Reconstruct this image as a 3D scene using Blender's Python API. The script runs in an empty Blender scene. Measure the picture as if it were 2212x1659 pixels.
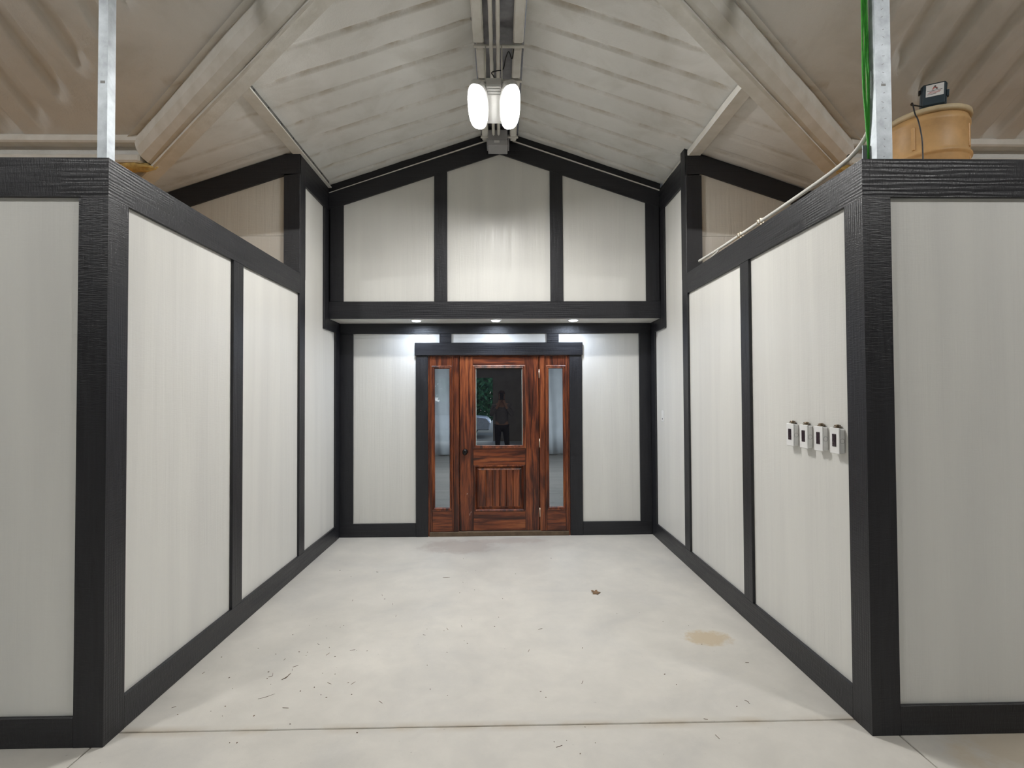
import bpy, bmesh, math, random
from mathutils import Vector, Matrix, noise
random.seed(7)
sc = bpy.context.scene
COL = sc.collection
R = math.radians

# ------------------------------------------------------------------ camera
cam = bpy.data.cameras.new('camera'); camo = bpy.data.objects.new('camera', cam); COL.objects.link(camo)
cam.sensor_width = 36.0; cam.sensor_fit = 'HORIZONTAL'; cam.lens = 36.0 * 1156.5 / 2212.0
cam.clip_start = 0.02; cam.clip_end = 200
camo.location = (0, 0, 1.61)
_yaw, _pitch, _roll = R(1.1993), R(1.1727), R(-0.2964)
_F = Vector((math.sin(_yaw) * math.cos(_pitch), math.cos(_yaw) * math.cos(_pitch), math.sin(_pitch)))
_Rt = Vector((math.cos(_yaw), -math.sin(_yaw), 0)); _U = _Rt.cross(_F)
_c, _s = math.cos(_roll), math.sin(_roll)
_r2 = _Rt * _c + _U * _s      # camera right, rolled
_u2 = _U * _c - _Rt * _s
camo.matrix_world = Matrix(((_r2.x, _u2.x, -_F.x, 0), (_r2.y, _u2.y, -_F.y, 0), (_r2.z, _u2.z, -_F.z, 1.61), (0, 0, 0, 1)))
sc.camera = camo

# ------------------------------------------------------------------ world, exposure
sc.view_settings.view_transform = 'Standard'; sc.view_settings.look = 'None'
sc.view_settings.exposure = 0.16; sc.view_settings.gamma = 1.0; sc.view_settings.use_curve_mapping = False
w = bpy.data.worlds.new('world'); sc.world = w; w.use_nodes = True
_wn = w.node_tree; _wn.nodes.clear()
_bg = _wn.nodes.new('ShaderNodeBackground'); _wo = _wn.nodes.new('ShaderNodeOutputWorld')
_sky = _wn.nodes.new('ShaderNodeTexSky'); _sky.sky_type = 'HOSEK_WILKIE'; _sky.turbidity = 6; _sky.sun_direction = (0.3, -0.5, 0.8)
_wn.links.new(_sky.outputs[0], _bg.inputs[0]); _bg.inputs[1].default_value = 30.0
_wn.links.new(_bg.outputs[0], _wo.inputs[0])

def area(name, loc, target, sx, sy, power, col, shape='RECTANGLE', spread=180):
    l = bpy.data.lights.new(name, 'AREA'); l.shape = shape; l.size = sx
    if shape in ('RECTANGLE', 'ELLIPSE'): l.size_y = sy
    l.energy = power; l.color = col; l.spread = R(spread)
    o = bpy.data.objects.new(name, l); COL.objects.link(o); o.location = loc
    d = Vector(target) - Vector(loc); o.rotation_euler = d.to_track_quat('-Z', 'Y').to_euler()
    return o
P_FLOOD, P_BARN, P_DOWN, P_ROOM = 42.0, 102.0, 5.0, 270.0
WARMW, COOLW = (1.0, 0.985, 0.965), (0.72, 0.82, 1.0)

# ------------------------------------------------------------------ materials
def mat(name, base, rough=0.5, metal=0.0, spec=0.5):
    m = bpy.data.materials.new(name); m.use_nodes = True
    b = m.node_tree.nodes['Principled BSDF']
    b.inputs['Base Color'].default_value = (*base, 1); b.inputs['Roughness'].default_value = rough
    b.inputs['Metallic'].default_value = metal; b.inputs['Specular IOR Level'].default_value = spec
    return m
class NT:
    def __init__(s, m): s.m = m; s.t = m.node_tree; s.b = s.t.nodes['Principled BSDF']
    def n(s, typ, **k):
        x = s.t.nodes.new(typ)
        for a, v in k.items():
            if a in x.inputs: x.inputs[a].default_value = v
            else: setattr(x, a, v)
        return x
    def l(s, a, b): s.t.links.new(a, b)
    def coords(s, scale, world=False):
        """object (or world) coordinates, offset at random per object, scaled"""
        if world:
            g = s.n('ShaderNodeNewGeometry'); src = g.outputs['Position']
            mp = s.n('ShaderNodeMapping'); s.l(src, mp.inputs['Vector'])
        else:
            tc = s.n('ShaderNodeTexCoord'); oi = s.n('ShaderNodeObjectInfo')
            mu = s.n('ShaderNodeMath', operation='MULTIPLY'); mu.inputs[1].default_value = 57.0
            s.l(oi.outputs['Random'], mu.inputs[0])
            ad = s.n('ShaderNodeVectorMath', operation='ADD')
            s.l(tc.outputs['Object'], ad.inputs[0]); s.l(mu.outputs[0], ad.inputs[1])
            mp = s.n('ShaderNodeMapping'); s.l(ad.outputs[0], mp.inputs['Vector'])
        mp.inputs['Scale'].default_value = scale
        return mp.outputs['Vector']
    def noise(s, vec, scale=1.0, detail=4.0, rough=0.55, dist=0.0):
        x = s.n('ShaderNodeTexNoise'); s.l(vec, x.inputs['Vector'])
        x.inputs['Scale'].default_value = scale; x.inputs['Detail'].default_value = detail
        x.inputs['Roughness'].default_value = rough; x.inputs['Distortion'].default_value = dist
        return x.outputs['Fac']
    def ramp(s, fac, stops):
        x = s.n('ShaderNodeValToRGB'); s.l(fac, x.inputs[0]); e = x.color_ramp.elements
        e[0].position = stops[0][0]; e[0].color = (*stops[0][1], 1)
        e[1].position = stops[-1][0]; e[1].color = (*stops[-1][1], 1)
        for p, c in stops[1:-1]:
            q = e.new(p); q.color = (*c, 1)
        return x.outputs['Color']
    def fr(s, fac, a, b, o0=0.0, o1=1.0):
        x = s.n('ShaderNodeMapRange'); s.l(fac, x.inputs[0])
        x.inputs[1].default_value = a; x.inputs[2].default_value = b; x.inputs[3].default_value = o0; x.inputs[4].default_value = o1
        return x.outputs[0]
    def math(s, op, a, b):
        x = s.n('ShaderNodeMath', operation=op)
        for i, v in ((0, a), (1, b)):
            if isinstance(v, (int, float)): x.inputs[i].default_value = v
            else: s.l(v, x.inputs[i])
        return x.outputs[0]
    def mix(s, fac, a, b):
        x = s.n('ShaderNodeMix', data_type='RGBA')
        for i, v in ((0, fac), (6, a), (7, b)):
            if isinstance(v, (int, float)): x.inputs[i].default_value = v
            elif isinstance(v, tuple): x.inputs[i].default_value = (*v, 1)
            else: s.l(v, x.inputs[i])
        return x.outputs[2]
    def bump(s, h, strength, dist=0.01, prev=None):
        x = s.n('ShaderNodeBump'); s.l(h, x.inputs['Height'])
        x.inputs['Strength'].default_value = strength; x.inputs['Distance'].default_value = dist
        if prev is not None: s.l(prev, x.inputs['Normal'])
        return x.outputs['Normal']
    def out(s, color=None, normal=None, rough=None):
        if color is not None: s.l(color, s.b.inputs['Base Color'])
        if normal is not None: s.l(normal, s.b.inputs['Normal'])
        if rough is not None: s.l(rough, s.b.inputs['Roughness'])

def make_panel_mat(name, c0, c1):
    m = mat(name, c0, 0.5, spec=0.4); t = NT(m)
    g = t.noise(t.coords((26, 26, 0.9)), 1, 5, 0.6, 0.6)       # long vertical embossed grain
    g2 = t.noise(t.coords((5, 5, 0.35)), 1, 3, 0.5, 0.4)
    s_ = t.noise(t.coords((14, 14, 130)), 1, 3, 0.6, 0.4)       # short saw marks across
    n = t.bump(g, 0.6, 0.004); n = t.bump(s_, 0.26, 0.0022, n)
    n = t.bump(t.noise(t.coords((90, 90, 60)), 1, 2), 0.25, 0.001, n)
    col = t.ramp(g2, [(0.3, c1), (0.62, c0)])
    t.out(col, n, t.fr(g, 0.3, 0.7, 0.30, 0.50))
    return m
PANEL = make_panel_mat('cream_siding', (0.715, 0.71, 0.672), (0.655, 0.65, 0.62))
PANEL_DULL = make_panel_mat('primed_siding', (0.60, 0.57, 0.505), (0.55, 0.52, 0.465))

def make_trim_mat(name, axis):
    m = mat(name, (0.010, 0.0105, 0.0135), 0.5, spec=0.42); t = NT(m)
    lo, hi = 1.6, 30.0
    sc3 = [hi, hi, hi]; sc3[axis] = lo
    g = t.noise(t.coords(tuple(sc3)), 1, 4, 0.6, 1.6)
    wv = t.n('ShaderNodeTexWave', wave_type='RINGS'); sc4 = [2.6, 2.6, 2.6]; sc4[axis] = 0.28
    t.l(t.coords(tuple(sc4)), wv.inputs['Vector']); wv.inputs['Scale'].default_value = 8.0
    wv.inputs['Distortion'].default_value = 5; wv.inputs['Detail'].default_value = 3; wv.inputs['Detail Scale'].default_value = 1.2
    sc5 = [22, 22, 22]; sc5[axis] = 170
    s_ = t.noise(t.coords(tuple(sc5)), 1, 3, 0.6, 0.5)
    msk = t.fr(t.noise(t.coords((2, 2, 2)), 1, 2), 0.42, 0.6)
    h = t.math('ADD', t.math('MULTIPLY', t.math('MULTIPLY', wv.outputs['Fac'], 0.6), msk), g)
    n = t.bump(h, 0.45, 0.003); n = t.bump(s_, 0.6, 0.003, n)
    n = t.bump(t.noise(t.coords((160, 160, 160)), 1, 2), 0.3, 0.001, n)
    col = t.ramp(g, [(0.3, (0.012, 0.0122, 0.015)), (0.75, (0.022, 0.0226, 0.027))])
    t.out(col, n, t.fr(g, 0.3, 0.7, 0.30, 0.46))
    return m
TRIM = [make_trim_mat('black_trim_board_x', 0), make_trim_mat('black_trim_board_y', 1), make_trim_mat('black_trim_board_z', 2)]

def make_foam():
    m = mat('spray_foam', (0.5, 0.47, 0.42), 0.85, spec=0.2); t = NT(m)
    a = t.noise(t.coords((1, 1, 1), True), 70, 4, 0.65); b = t.noise(t.coords((1, 1, 1), True), 9, 3, 0.5)
    n = t.bump(b, 0.15, 0.012); n = t.bump(a, 0.5, 0.004, n)
    c = t.noise(t.coords((1, 1, 1), True), 2.2, 5, 0.6, 0.5)
    col = t.ramp(c, [(0.3, (0.62, 0.61, 0.57)), (0.5, (0.715, 0.71, 0.68)), (0.7, (0.75, 0.745, 0.715))])
    at_ = t.n('ShaderNodeAttribute', attribute_name='grime'); gn = t.noise(t.coords((1, 1, 1), True), 5, 4, 0.7)
    col = t.mix(t.math('MULTIPLY', at_.outputs['Fac'], t.fr(gn, 0.42, 0.66, 0.0, 0.8)), col, (0.36, 0.29, 0.19))
    t.out(col, n); return m
FOAM = make_foam()
def make_foam_beam():
    m = mat('foam_on_steel', (0.68, 0.64, 0.56), 0.75, spec=0.25); t = NT(m)
    a = t.noise(t.coords((1, 1, 1)), 60, 4, 0.65); b = t.noise(t.coords((1, 1, 1)), 8, 3)
    n = t.bump(b, 0.3, 0.01); n = t.bump(a, 0.3, 0.003, n)
    t.out(t.ramp(b, [(0.3, (0.65, 0.63, 0.57)), (0.65, (0.75, 0.735, 0.69))]), n); return m
FOAMB = make_foam_beam()

def make_concrete():
    m = mat('concrete', (0.6, 0.58, 0.53), 0.62, spec=0.35); t = NT(m)
    P = t.coords((1, 1, 1), True)
    a = t.noise(P, 0.9, 6, 0.6, 0.8); b = t.noise(P, 3.5, 6, 0.65, 0.3); f = t.noise(P, 120, 3, 0.6)
    c1 = t.ramp(a, [(0.30, (0.50, 0.485, 0.45)), (0.5, (0.60, 0.57, 0.505)), (0.72, (0.67, 0.635, 0.565))])
    c2 = t.ramp(b, [(0.35, (0.50, 0.49, 0.465)), (0.65, (0.66, 0.64, 0.60))])
    col = t.mix(0.45, c1, c2)
    def stain(cx, cy, rx, ry, colr, k, seed):
        nonlocal col
        sx = t.n('ShaderNodeSeparateXYZ'); t.l(P, sx.inputs[0])
        dx = t.math('DIVIDE', t.math('SUBTRACT', sx.outputs[0], cx), rx)
        dy = t.math('DIVIDE', t.math('SUBTRACT', sx.outputs[1], cy), ry)
        d = t.math('ADD', t.math('MULTIPLY', dx, dx), t.math('MULTIPLY', dy, dy))
        nz = t.noise(t.coords((1, 1, 1), True), seed, 5, 0.7)
        d = t.math('ADD', d, t.math('MULTIPLY', t.math('SUBTRACT', nz, 0.5), 2.4))
        fac = t.fr(d, 0.95, 0.35, 0.0, k)
        col = t.mix(fac, col, colr)
    stain(1.355, 3.54, 0.17, 0.13, (0.52, 0.385, 0.20), 0.6, 17)
    stain(-0.45, 5.75, 0.45, 0.3, (0.36, 0.30, 0.27), 0.45, 6)
    stain(0.1, 5.95, 0.5, 0.12, (0.42, 0.34, 0.30), 0.35, 7)
    stain(2.6, 2.35, 0.7, 0.25, (0.50, 0.40, 0.26), 0.5, 5)
    # the mottled edge of the saw joint across the mouth of the recess
    sx = t.n('ShaderNodeSeparateXYZ'); t.l(P, sx.inputs[0])
    dj = t.math('ABSOLUTE', t.math('SUBTRACT', sx.outputs[1], 2.64), 0)
    col = t.mix(t.math('MULTIPLY', t.fr(dj, 0.05, 0.004, 0, 0.55), t.fr(b, 0.4, 0.6)), col, (0.36, 0.29, 0.20))
    pits = t.fr(t.noise(P, 38, 2, 0.5), 0.74, 0.78, 0, 0.5)
    col = t.mix(pits, col, (0.30, 0.27, 0.24))
    n = t.bump(f, 0.15, 0.002); n = t.bump(b, 0.12, 0.004, n)
    t.out(col, n, t.fr(b, 0.3, 0.7, 0.42, 0.66)); return m
CONC = make_concrete()

def make_wood(name, axis):
    m = mat(name, (0.2, 0.05, 0.015), 0.32, spec=0.5); t = NT(m)
    s1 = [30, 30, 30]; s1[axis] = 1.6
    s2 = [7, 7, 7]; s2[axis] = 1.2
    a = t.noise(t.coords(tuple(s1)), 1, 5, 0.65, 0.8); b = t.noise(t.coords(tuple(s2)), 1, 4, 0.6, 1.0)
    k = t.math('ADD', t.math('MULTIPLY', a, 0.55), t.math('MULTIPLY', b, 0.45))
    col = t.ramp(k, [(0.38, (0.020, 0.0065, 0.004)), (0.46, (0.080, 0.020, 0.010)), (0.54, (0.20, 0.052, 0.018)), (0.66, (0.34, 0.112, 0.036))])
    t.out(col, t.bump(a, 0.12, 0.002)); return m
WOOD = [make_wood('stained_wood_x', 0), None, make_wood('stained_wood_z', 2)]
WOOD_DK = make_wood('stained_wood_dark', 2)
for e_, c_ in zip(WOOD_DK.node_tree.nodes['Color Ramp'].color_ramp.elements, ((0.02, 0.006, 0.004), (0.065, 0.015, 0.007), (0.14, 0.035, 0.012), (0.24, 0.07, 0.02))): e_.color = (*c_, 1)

def simple(name, base, rough, metal=0.0, nscale=None, var=0.15, spec=0.5, bump=0.0):
    m = mat(name, base, rough, metal, spec); t = NT(m)
    a = t.noise(t.coords((1, 1, 1)), nscale or 12, 4, 0.6)
    col = t.ramp(a, [(0.3, tuple(c * (1 - var) for c in base)), (0.7, tuple(min(1, c * (1 + var)) for c in base))])
    t.out(col, t.bump(a, bump, 0.003) if bump else None); return m
GALV = simple('galvanised_steel', (0.36, 0.39, 0.41), 0.5, 0.5, 14, 0.22)
STEEL_DK = simple('grey_purlin_steel', (0.16, 0.16, 0.15), 0.5, 0.4, 10, 0.3)
WHITEP = simple('white_plastic', (0.80, 0.80, 0.79), 0.35, 0, 20, 0.03)
WHITEC = simple('white_conduit', (0.70, 0.69, 0.64), 0.45, 0, 20, 0.05)
GREEN = simple('green_cable_jacket', (0.07, 0.50, 0.05), 0.4, 0, 30, 0.25)
BLACKP = simple('black_plastic', (0.012, 0.012, 0.014), 0.35, 0, 30, 0.2)
DARKSW = simple('dark_switch_face', (0.035, 0.025, 0.032), 0.25, 0, 90, 0.5)
BRONZE = simple('bronze_metal', (0.22, 0.17, 0.12), 0.35, 0.9, 30, 0.3)
KNOBM = simple('dark_bronze_knob', (0.018, 0.016, 0.016), 0.25, 0.7, 30, 0.2)
NICKEL = simple('brushed_nickel', (0.62, 0.55, 0.44), 0.35, 0.9, 30, 0.15)
TANM = simple('tan_drum_plastic', (0.60, 0.37, 0.16), 0.5, 0, 7, 0.16, bump=0.2)
LIDM = simple('tan_drum_lid_plastic', (0.56, 0.46, 0.29), 0.5, 0, 9, 0.15)
TEALM = simple('slate_blue_plastic', (0.028, 0.048, 0.062), 0.5, 0, 12, 0.12)
LAMPW = simple('white_lamp_housing', (0.62, 0.62, 0.60), 0.4, 0.1, 12, 0.05)
SENSG = simple('grey_box_enamel', (0.40, 0.40, 0.41), 0.45, 0.1, 12, 0.06)
YELLW = simple('raw_yellow_foam', (0.55, 0.38, 0.13), 0.9, 0, 30, 0.3, bump=0.6)
OSB = simple('raw_plywood', (0.50, 0.28, 0.09), 0.7, 0, 18, 0.2)
SOFF = simple('soffit_paint', (0.68, 0.67, 0.63), 0.5, 0, 8, 0.04)
SILLM = simple('bronze_threshold', (0.15, 0.105, 0.068), 0.42, 0.5, 18, 0.2)
CORE = simple('wall_framing', (0.03, 0.028, 0.026), 0.8, 0, 8, 0.15)
BARNW = simple('barn_wall_liner', (0.34, 0.325, 0.30), 0.8, 0, 3, 0.12)
GROUND = simple('gravel', (0.16, 0.155, 0.13), 0.9, 0, 30, 0.4, bump=0.6)
RIDGEM = simple('bare_ridge_metal', (0.27, 0.27, 0.29), 0.45, 0.5, 5, 0.35)
DRAPEM = simple('grey_drape_cloth', (0.62, 0.66, 0.70), 0.7, 0, 3, 0.08)
ROOMW = simple('room_wall_paint', (0.55, 0.56, 0.57), 0.7, 0, 3, 0.04)

def emis(name, col, s):
    m = bpy.data.materials.new(name); m.use_nodes = True; t = m.node_tree; t.nodes.clear()
    e = t.nodes.new('ShaderNodeEmission'); o = t.nodes.new('ShaderNodeOutputMaterial')
    e.inputs[0].default_value = (*col, 1); e.inputs[1].default_value = s; t.links.new(e.outputs[0], o.inputs[0]); return m
LEDW = emis('lit_flood_lens', (1, 0.98, 0.95), 22.0)
LEDC = emis('lit_downlight_lens', (0.85, 0.92, 1), 6.0)

def make_glass():
    m = bpy.data.materials.new('clear_glass'); m.use_nodes = True; t = m.node_tree; t.nodes.clear()
    tr = t.nodes.new('ShaderNodeBsdfTransparent'); gl = t.nodes.new('ShaderNodeBsdfGlossy'); mx = t.nodes.new('ShaderNodeMixShader')
    fr = t.nodes.new('ShaderNodeFresnel'); o = t.nodes.new('ShaderNodeOutputMaterial')
    tr.inputs[0].default_value = (0.86, 0.89, 0.90, 1); gl.inputs['Roughness'].default_value = 0.0; fr.inputs[0].default_value = 1.55
    t.links.new(fr.outputs[0], mx.inputs[0]); t.links.new(tr.outputs[0], mx.inputs[1]); t.links.new(gl.outputs[0], mx.inputs[2]); t.links.new(mx.outputs[0], o.inputs[0])
    return m
GLASS = make_glass()
DGLASS = mat('dark_tinted_glass', (0.006, 0.006, 0.008), 0.0); DGLASS.node_tree.nodes['Principled BSDF'].inputs['IOR'].default_value = 2.3
GEDGE = simple('glass_bevel_edge', (0.55, 0.62, 0.58), 0.2, 0.3, 8, 0.2)

def make_planks():
    m = mat('grey_plank_floor', (0.2, 0.19, 0.18), 0.4); t = NT(m)
    a = t.noise(t.coords((0.8, 9, 1)), 1, 4, 0.6); b = t.n('ShaderNodeTexBrick')
    t.l(t.coords((1, 1, 1)), b.inputs['Vector']); b.inputs['Scale'].default_value = 1.0
    b.inputs['Brick Width'].default_value = 1.2; b.inputs['Row Height'].default_value = 0.13; b.inputs['Mortar Size'].default_value = 0.004
    b.inputs['Color1'].default_value = (0.15, 0.14, 0.13, 1); b.inputs['Color2'].default_value = (0.085, 0.08, 0.075, 1); b.inputs['Mortar'].default_value = (0.05, 0.05, 0.05, 1)
    col = t.mix(t.fr(a, 0.35, 0.65, 0, 0.5), b.outputs['Color'], (0.20, 0.185, 0.17)); t.out(col); return m
PLANKS = make_planks()

# ------------------------------------------------------------------ helpers
def link(name, me, m=None, parent=None, loc=None, smooth=False):
    o = bpy.data.objects.new(name, me); COL.objects.link(o)
    if m is not None and not me.materials: me.materials.append(m)
    if parent is not None: o.parent = parent
    if loc is not None: o.location = loc
    if smooth:
        for p in me.polygons: p.use_smooth = True
    return o
def from_bm(name, bm, m=None, parent=None, origin=None, smooth=False):
    """bm holds world-ish coordinates; the mesh is moved so that its origin is its own centre"""
    if origin is None:
        vs = [v.co for v in bm.verts]
        origin = Vector([(min(v[i] for v in vs) + max(v[i] for v in vs)) / 2 for i in range(3)])
    origin = Vector(origin)
    for v in bm.verts: v.co -= origin
    bmesh.ops.recalc_face_normals(bm, faces=bm.faces)
    me = bpy.data.meshes.new(name); bm.to_mesh(me); bm.free()
    o = link(name, me, m, parent, smooth=smooth)
    base = Vector(parent['_org']) if parent is not None and '_org' in parent else Vector((0, 0, 0))
    o.location = origin - base
    o['_org'] = tuple(origin)
    return o
def tag(o, label=None, cat=None, group=None, kind=None):
    if label: o['label'] = label
    if cat: o['category'] = cat
    if group: o['group'] = group
    if kind: o['kind'] = kind
    return o
def empty(name, loc=(0, 0, 0)):
    o = bpy.data.objects.new(name, None); COL.objects.link(o); o.location = loc; o['_org'] = tuple(loc); o.empty_display_size = 0.1
    return o
def bbox(bm, x0, x1, y0, y1, z0, z1, bev=0.0):
    if x0 > x1: x0, x1 = x1, x0
    if y0 > y1: y0, y1 = y1, y0
    g = bmesh.ops.create_cube(bm, size=1.0)['verts']
    for v in g:
        v.co = Vector(((x0 + x1) / 2 + v.co.x * (x1 - x0), (y0 + y1) / 2 + v.co.y * (y1 - y0), (z0 + z1) / 2 + v.co.z * (z1 - z0)))
    if bev:
        es = set(e for v in g for e in v.link_edges)
        bmesh.ops.bevel(bm, geom=list(es), offset=bev, segments=1, affect='EDGES', profile=0.5)
    return g
def box(name, x0, x1, y0, y1, z0, z1, m, parent=None, bev=0.0):
    bm = bmesh.new(); bbox(bm, x0, x1, y0, y1, z0, z1, bev)
    return from_bm(name, bm, m, parent)
def prism(name, poly, d0, d1, axis, m, parent=None, bev=0.0):
    """poly of 2D points extruded along axis: 'y' -> points are (x,z); 'x' -> points are (y,z)"""
    bm = bmesh.new(); a = []; b = []
    for p in poly:
        if axis == 'y': a.append(bm.verts.new((p[0], d0, p[1]))); b.append(bm.verts.new((p[0], d1, p[1])))
        elif axis == 'x': a.append(bm.verts.new((d0, p[0], p[1]))); b.append(bm.verts.new((d1, p[0], p[1])))
        else: a.append(bm.verts.new((p[0], p[1], d0))); b.append(bm.verts.new((p[0], p[1], d1)))
    bm.faces.new(a); bm.faces.new(b[::-1]); n = len(poly)
    for i in range(n): bm.faces.new((a[i], a[(i + 1) % n], b[(i + 1) % n], b[i]))
    if bev: bmesh.ops.bevel(bm, geom=list(bm.edges), offset=bev, segments=1, affect='EDGES', profile=0.5)
    return from_bm(name, bm, m, parent)
def tube_bm(bm, pts, r, seg=10, caps=True):
    pts = [Vector(p) for p in pts]; rings = []
    up = Vector((0, 0, 1))
    for i, p in enumerate(pts):
        d = (pts[min(i + 1, len(pts) - 1)] - pts[max(i - 1, 0)]).normalized()
        u = up if abs(d.dot(up)) < 0.95 else Vector((1, 0, 0))
        a = d.cross(u).normalized(); b = a.cross(d).normalized()
        rr = r[i] if isinstance(r, (list, tuple)) else r
        rings.append([bm.verts.new(p + a * math.cos(2 * math.pi * k / seg) * rr + b * math.sin(2 * math.pi * k / seg) * rr) for k in range(seg)])
    # keep rings aligned
    for i in range(len(rings) - 1):
        A, B = rings[i], rings[i + 1]
        best = min(range(seg), key=lambda s: (A[0].co - B[s].co).length)
        B[:] = B[best:] + B[:best]
        if (A[1].co - B[1].co).length > (A[1].co - B[-1].co).length: B[:] = [B[0]] + B[1:][::-1]
        for k in range(seg): bm.faces.new((A[k], A[(k + 1) % seg], B[(k + 1) % seg], B[k]))
    if caps: bm.faces.new(rings[0]); bm.faces.new(rings[-1][::-1])
def tube(name, pts, r, m, parent=None, seg=10):
    bm = bmesh.new(); tube_bm(bm, pts, r, seg); return from_bm(name, bm, m, parent, smooth=True)
def lathe_bm(bm, prof, centre, axis='z', seg=24, sx=1.0, sy=1.0):
    c = Vector(centre); rings = []
    for r, h in prof:
        ring = []
        for k in range(seg):
            a = 2 * math.pi * k / seg; u, v = math.cos(a) * r * sx, math.sin(a) * r * sy
            ring.append(bm.verts.new(c + (Vector((u, v, h)) if axis == 'z' else Vector((u, h, v)) if axis == 'y' else Vector((h, u, v)))))
        rings.append(ring)
    for A, B in zip(rings, rings[1:]):
        for k in range(seg): bm.faces.new((A[k], A[(k + 1) % seg], B[(k + 1) % seg], B[k]))
    bm.faces.new(rings[0][::-1]); bm.faces.new(rings[-1])
def lathe(name, prof, centre, m, parent=None, axis='z', seg=24, sx=1, sy=1, smooth=True):
    bm = bmesh.new(); lathe_bm(bm, prof, centre, axis, seg, sx, sy); return from_bm(name, bm, m, parent, smooth=smooth)
def smooth_path(pts, n=8):
    P = [Vector(p) for p in pts]; out = []
    Q = [P[0]] + P + [P[-1]]
    for i in range(1, len(Q) - 2):
        p0, p1, p2, p3 = Q[i - 1], Q[i], Q[i + 1], Q[i + 2]
        for k in range(n):
            t = k / n
            out.append(0.5 * ((2 * p1) + (-p0 + p2) * t + (2 * p0 - 5 * p1 + 4 * p2 - p3) * t * t + (-p0 + 3 * p1 - 3 * p2 + p3) * t ** 3))
    out.append(P[-1]); return out

# ------------------------------------------------------------------ key dimensions (metres)
XL, XR = -1.836, 1.736            # faces of the side walls' trim
YF, YR = 2.532, 2.510             # faces of the front walls' trim, left and right
Y2, YU, YB = 4.925, 5.749, 6.148  # cross walls, upper gable face, door wall
ZT, ZTB = 2.735, 2.550            # top rail of the low walls
TK = 0.020                        # trim thickness
G = 0.0006

def zroof(x, b=4.50): return b - abs(x) / 3.0

# ------------------------------------------------------------------ floor
floor = box('floor', -6.6, 6.6, -6.6, 6.3, -0.16, -0.02, CONC); tag(floor, kind='structure')
J = 0.0035
def slab(x0, x1, y0, y1):
    bm = bmesh.new(); nx = max(2, int((x1 - x0) / 0.25)); 
    bbox(bm, x0 + J, x1 - J, y0 + J, y1 - J, -0.03, 0.0, 0.003); return from_bm('slab', bm, CONC, floor)
slab(-1.95, 1.90, 2.642, 6.30); slab(-1.893, 1.868, -6.5, 2.642)
slab(-6.5, -1.893, -6.5, 2.6); slab(1.868, 6.5, -6.5, 2.6)

# ------------------------------------------------------------------ walls
def vboard(par, wall, a0, a1, z0, z1, face, thick=TK, poly=None, axis=None):
    """one board on a wall. wall: 'L','R' (normal along x) or 'F' (normal along -y). a0..a1 runs along the wall."""
    dirn = 2 if (z1 - z0) > abs(a1 - a0) else (0 if wall == 'F' else 1)
    if axis is not None: dirn = axis
    m = TRIM[dirn]
    if wall == 'L': return box('trim_board', face - thick, face, a0 + G, a1 - G, z0 + G, z1 - G, m, par, 0.002)
    if wall == 'R': return box('trim_board', face, face + thick, a0 + G, a1 - G, z0 + G, z1 - G, m, par, 0.002)
    return box('trim_board', a0 + G, a1 - G, face, face + thick, z0 + G, z1 - G, m, par, 0.002)
def vpanel(par, wall, a0, a1, z0, z1, face, m=PANEL):
    e = 0.012                      # the sheet runs under the boards round it
    if wall == 'L': return box('siding_panel', face - TK - 0.010, face - TK - 0.0005, a0 - e, a1 + e, z0 - e, z1 + e, m, par)
    if wall == 'R': return box('siding_panel', face + TK + 0.0005, face + TK + 0.010, a0 - e, a1 + e, z0 - e, z1 + e, m, par)
    return box('siding_panel', a0 - e, a1 + e, face + TK + 0.0005, face + TK + 0.010, z0 - e, z1 + e, m, par)

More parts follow.
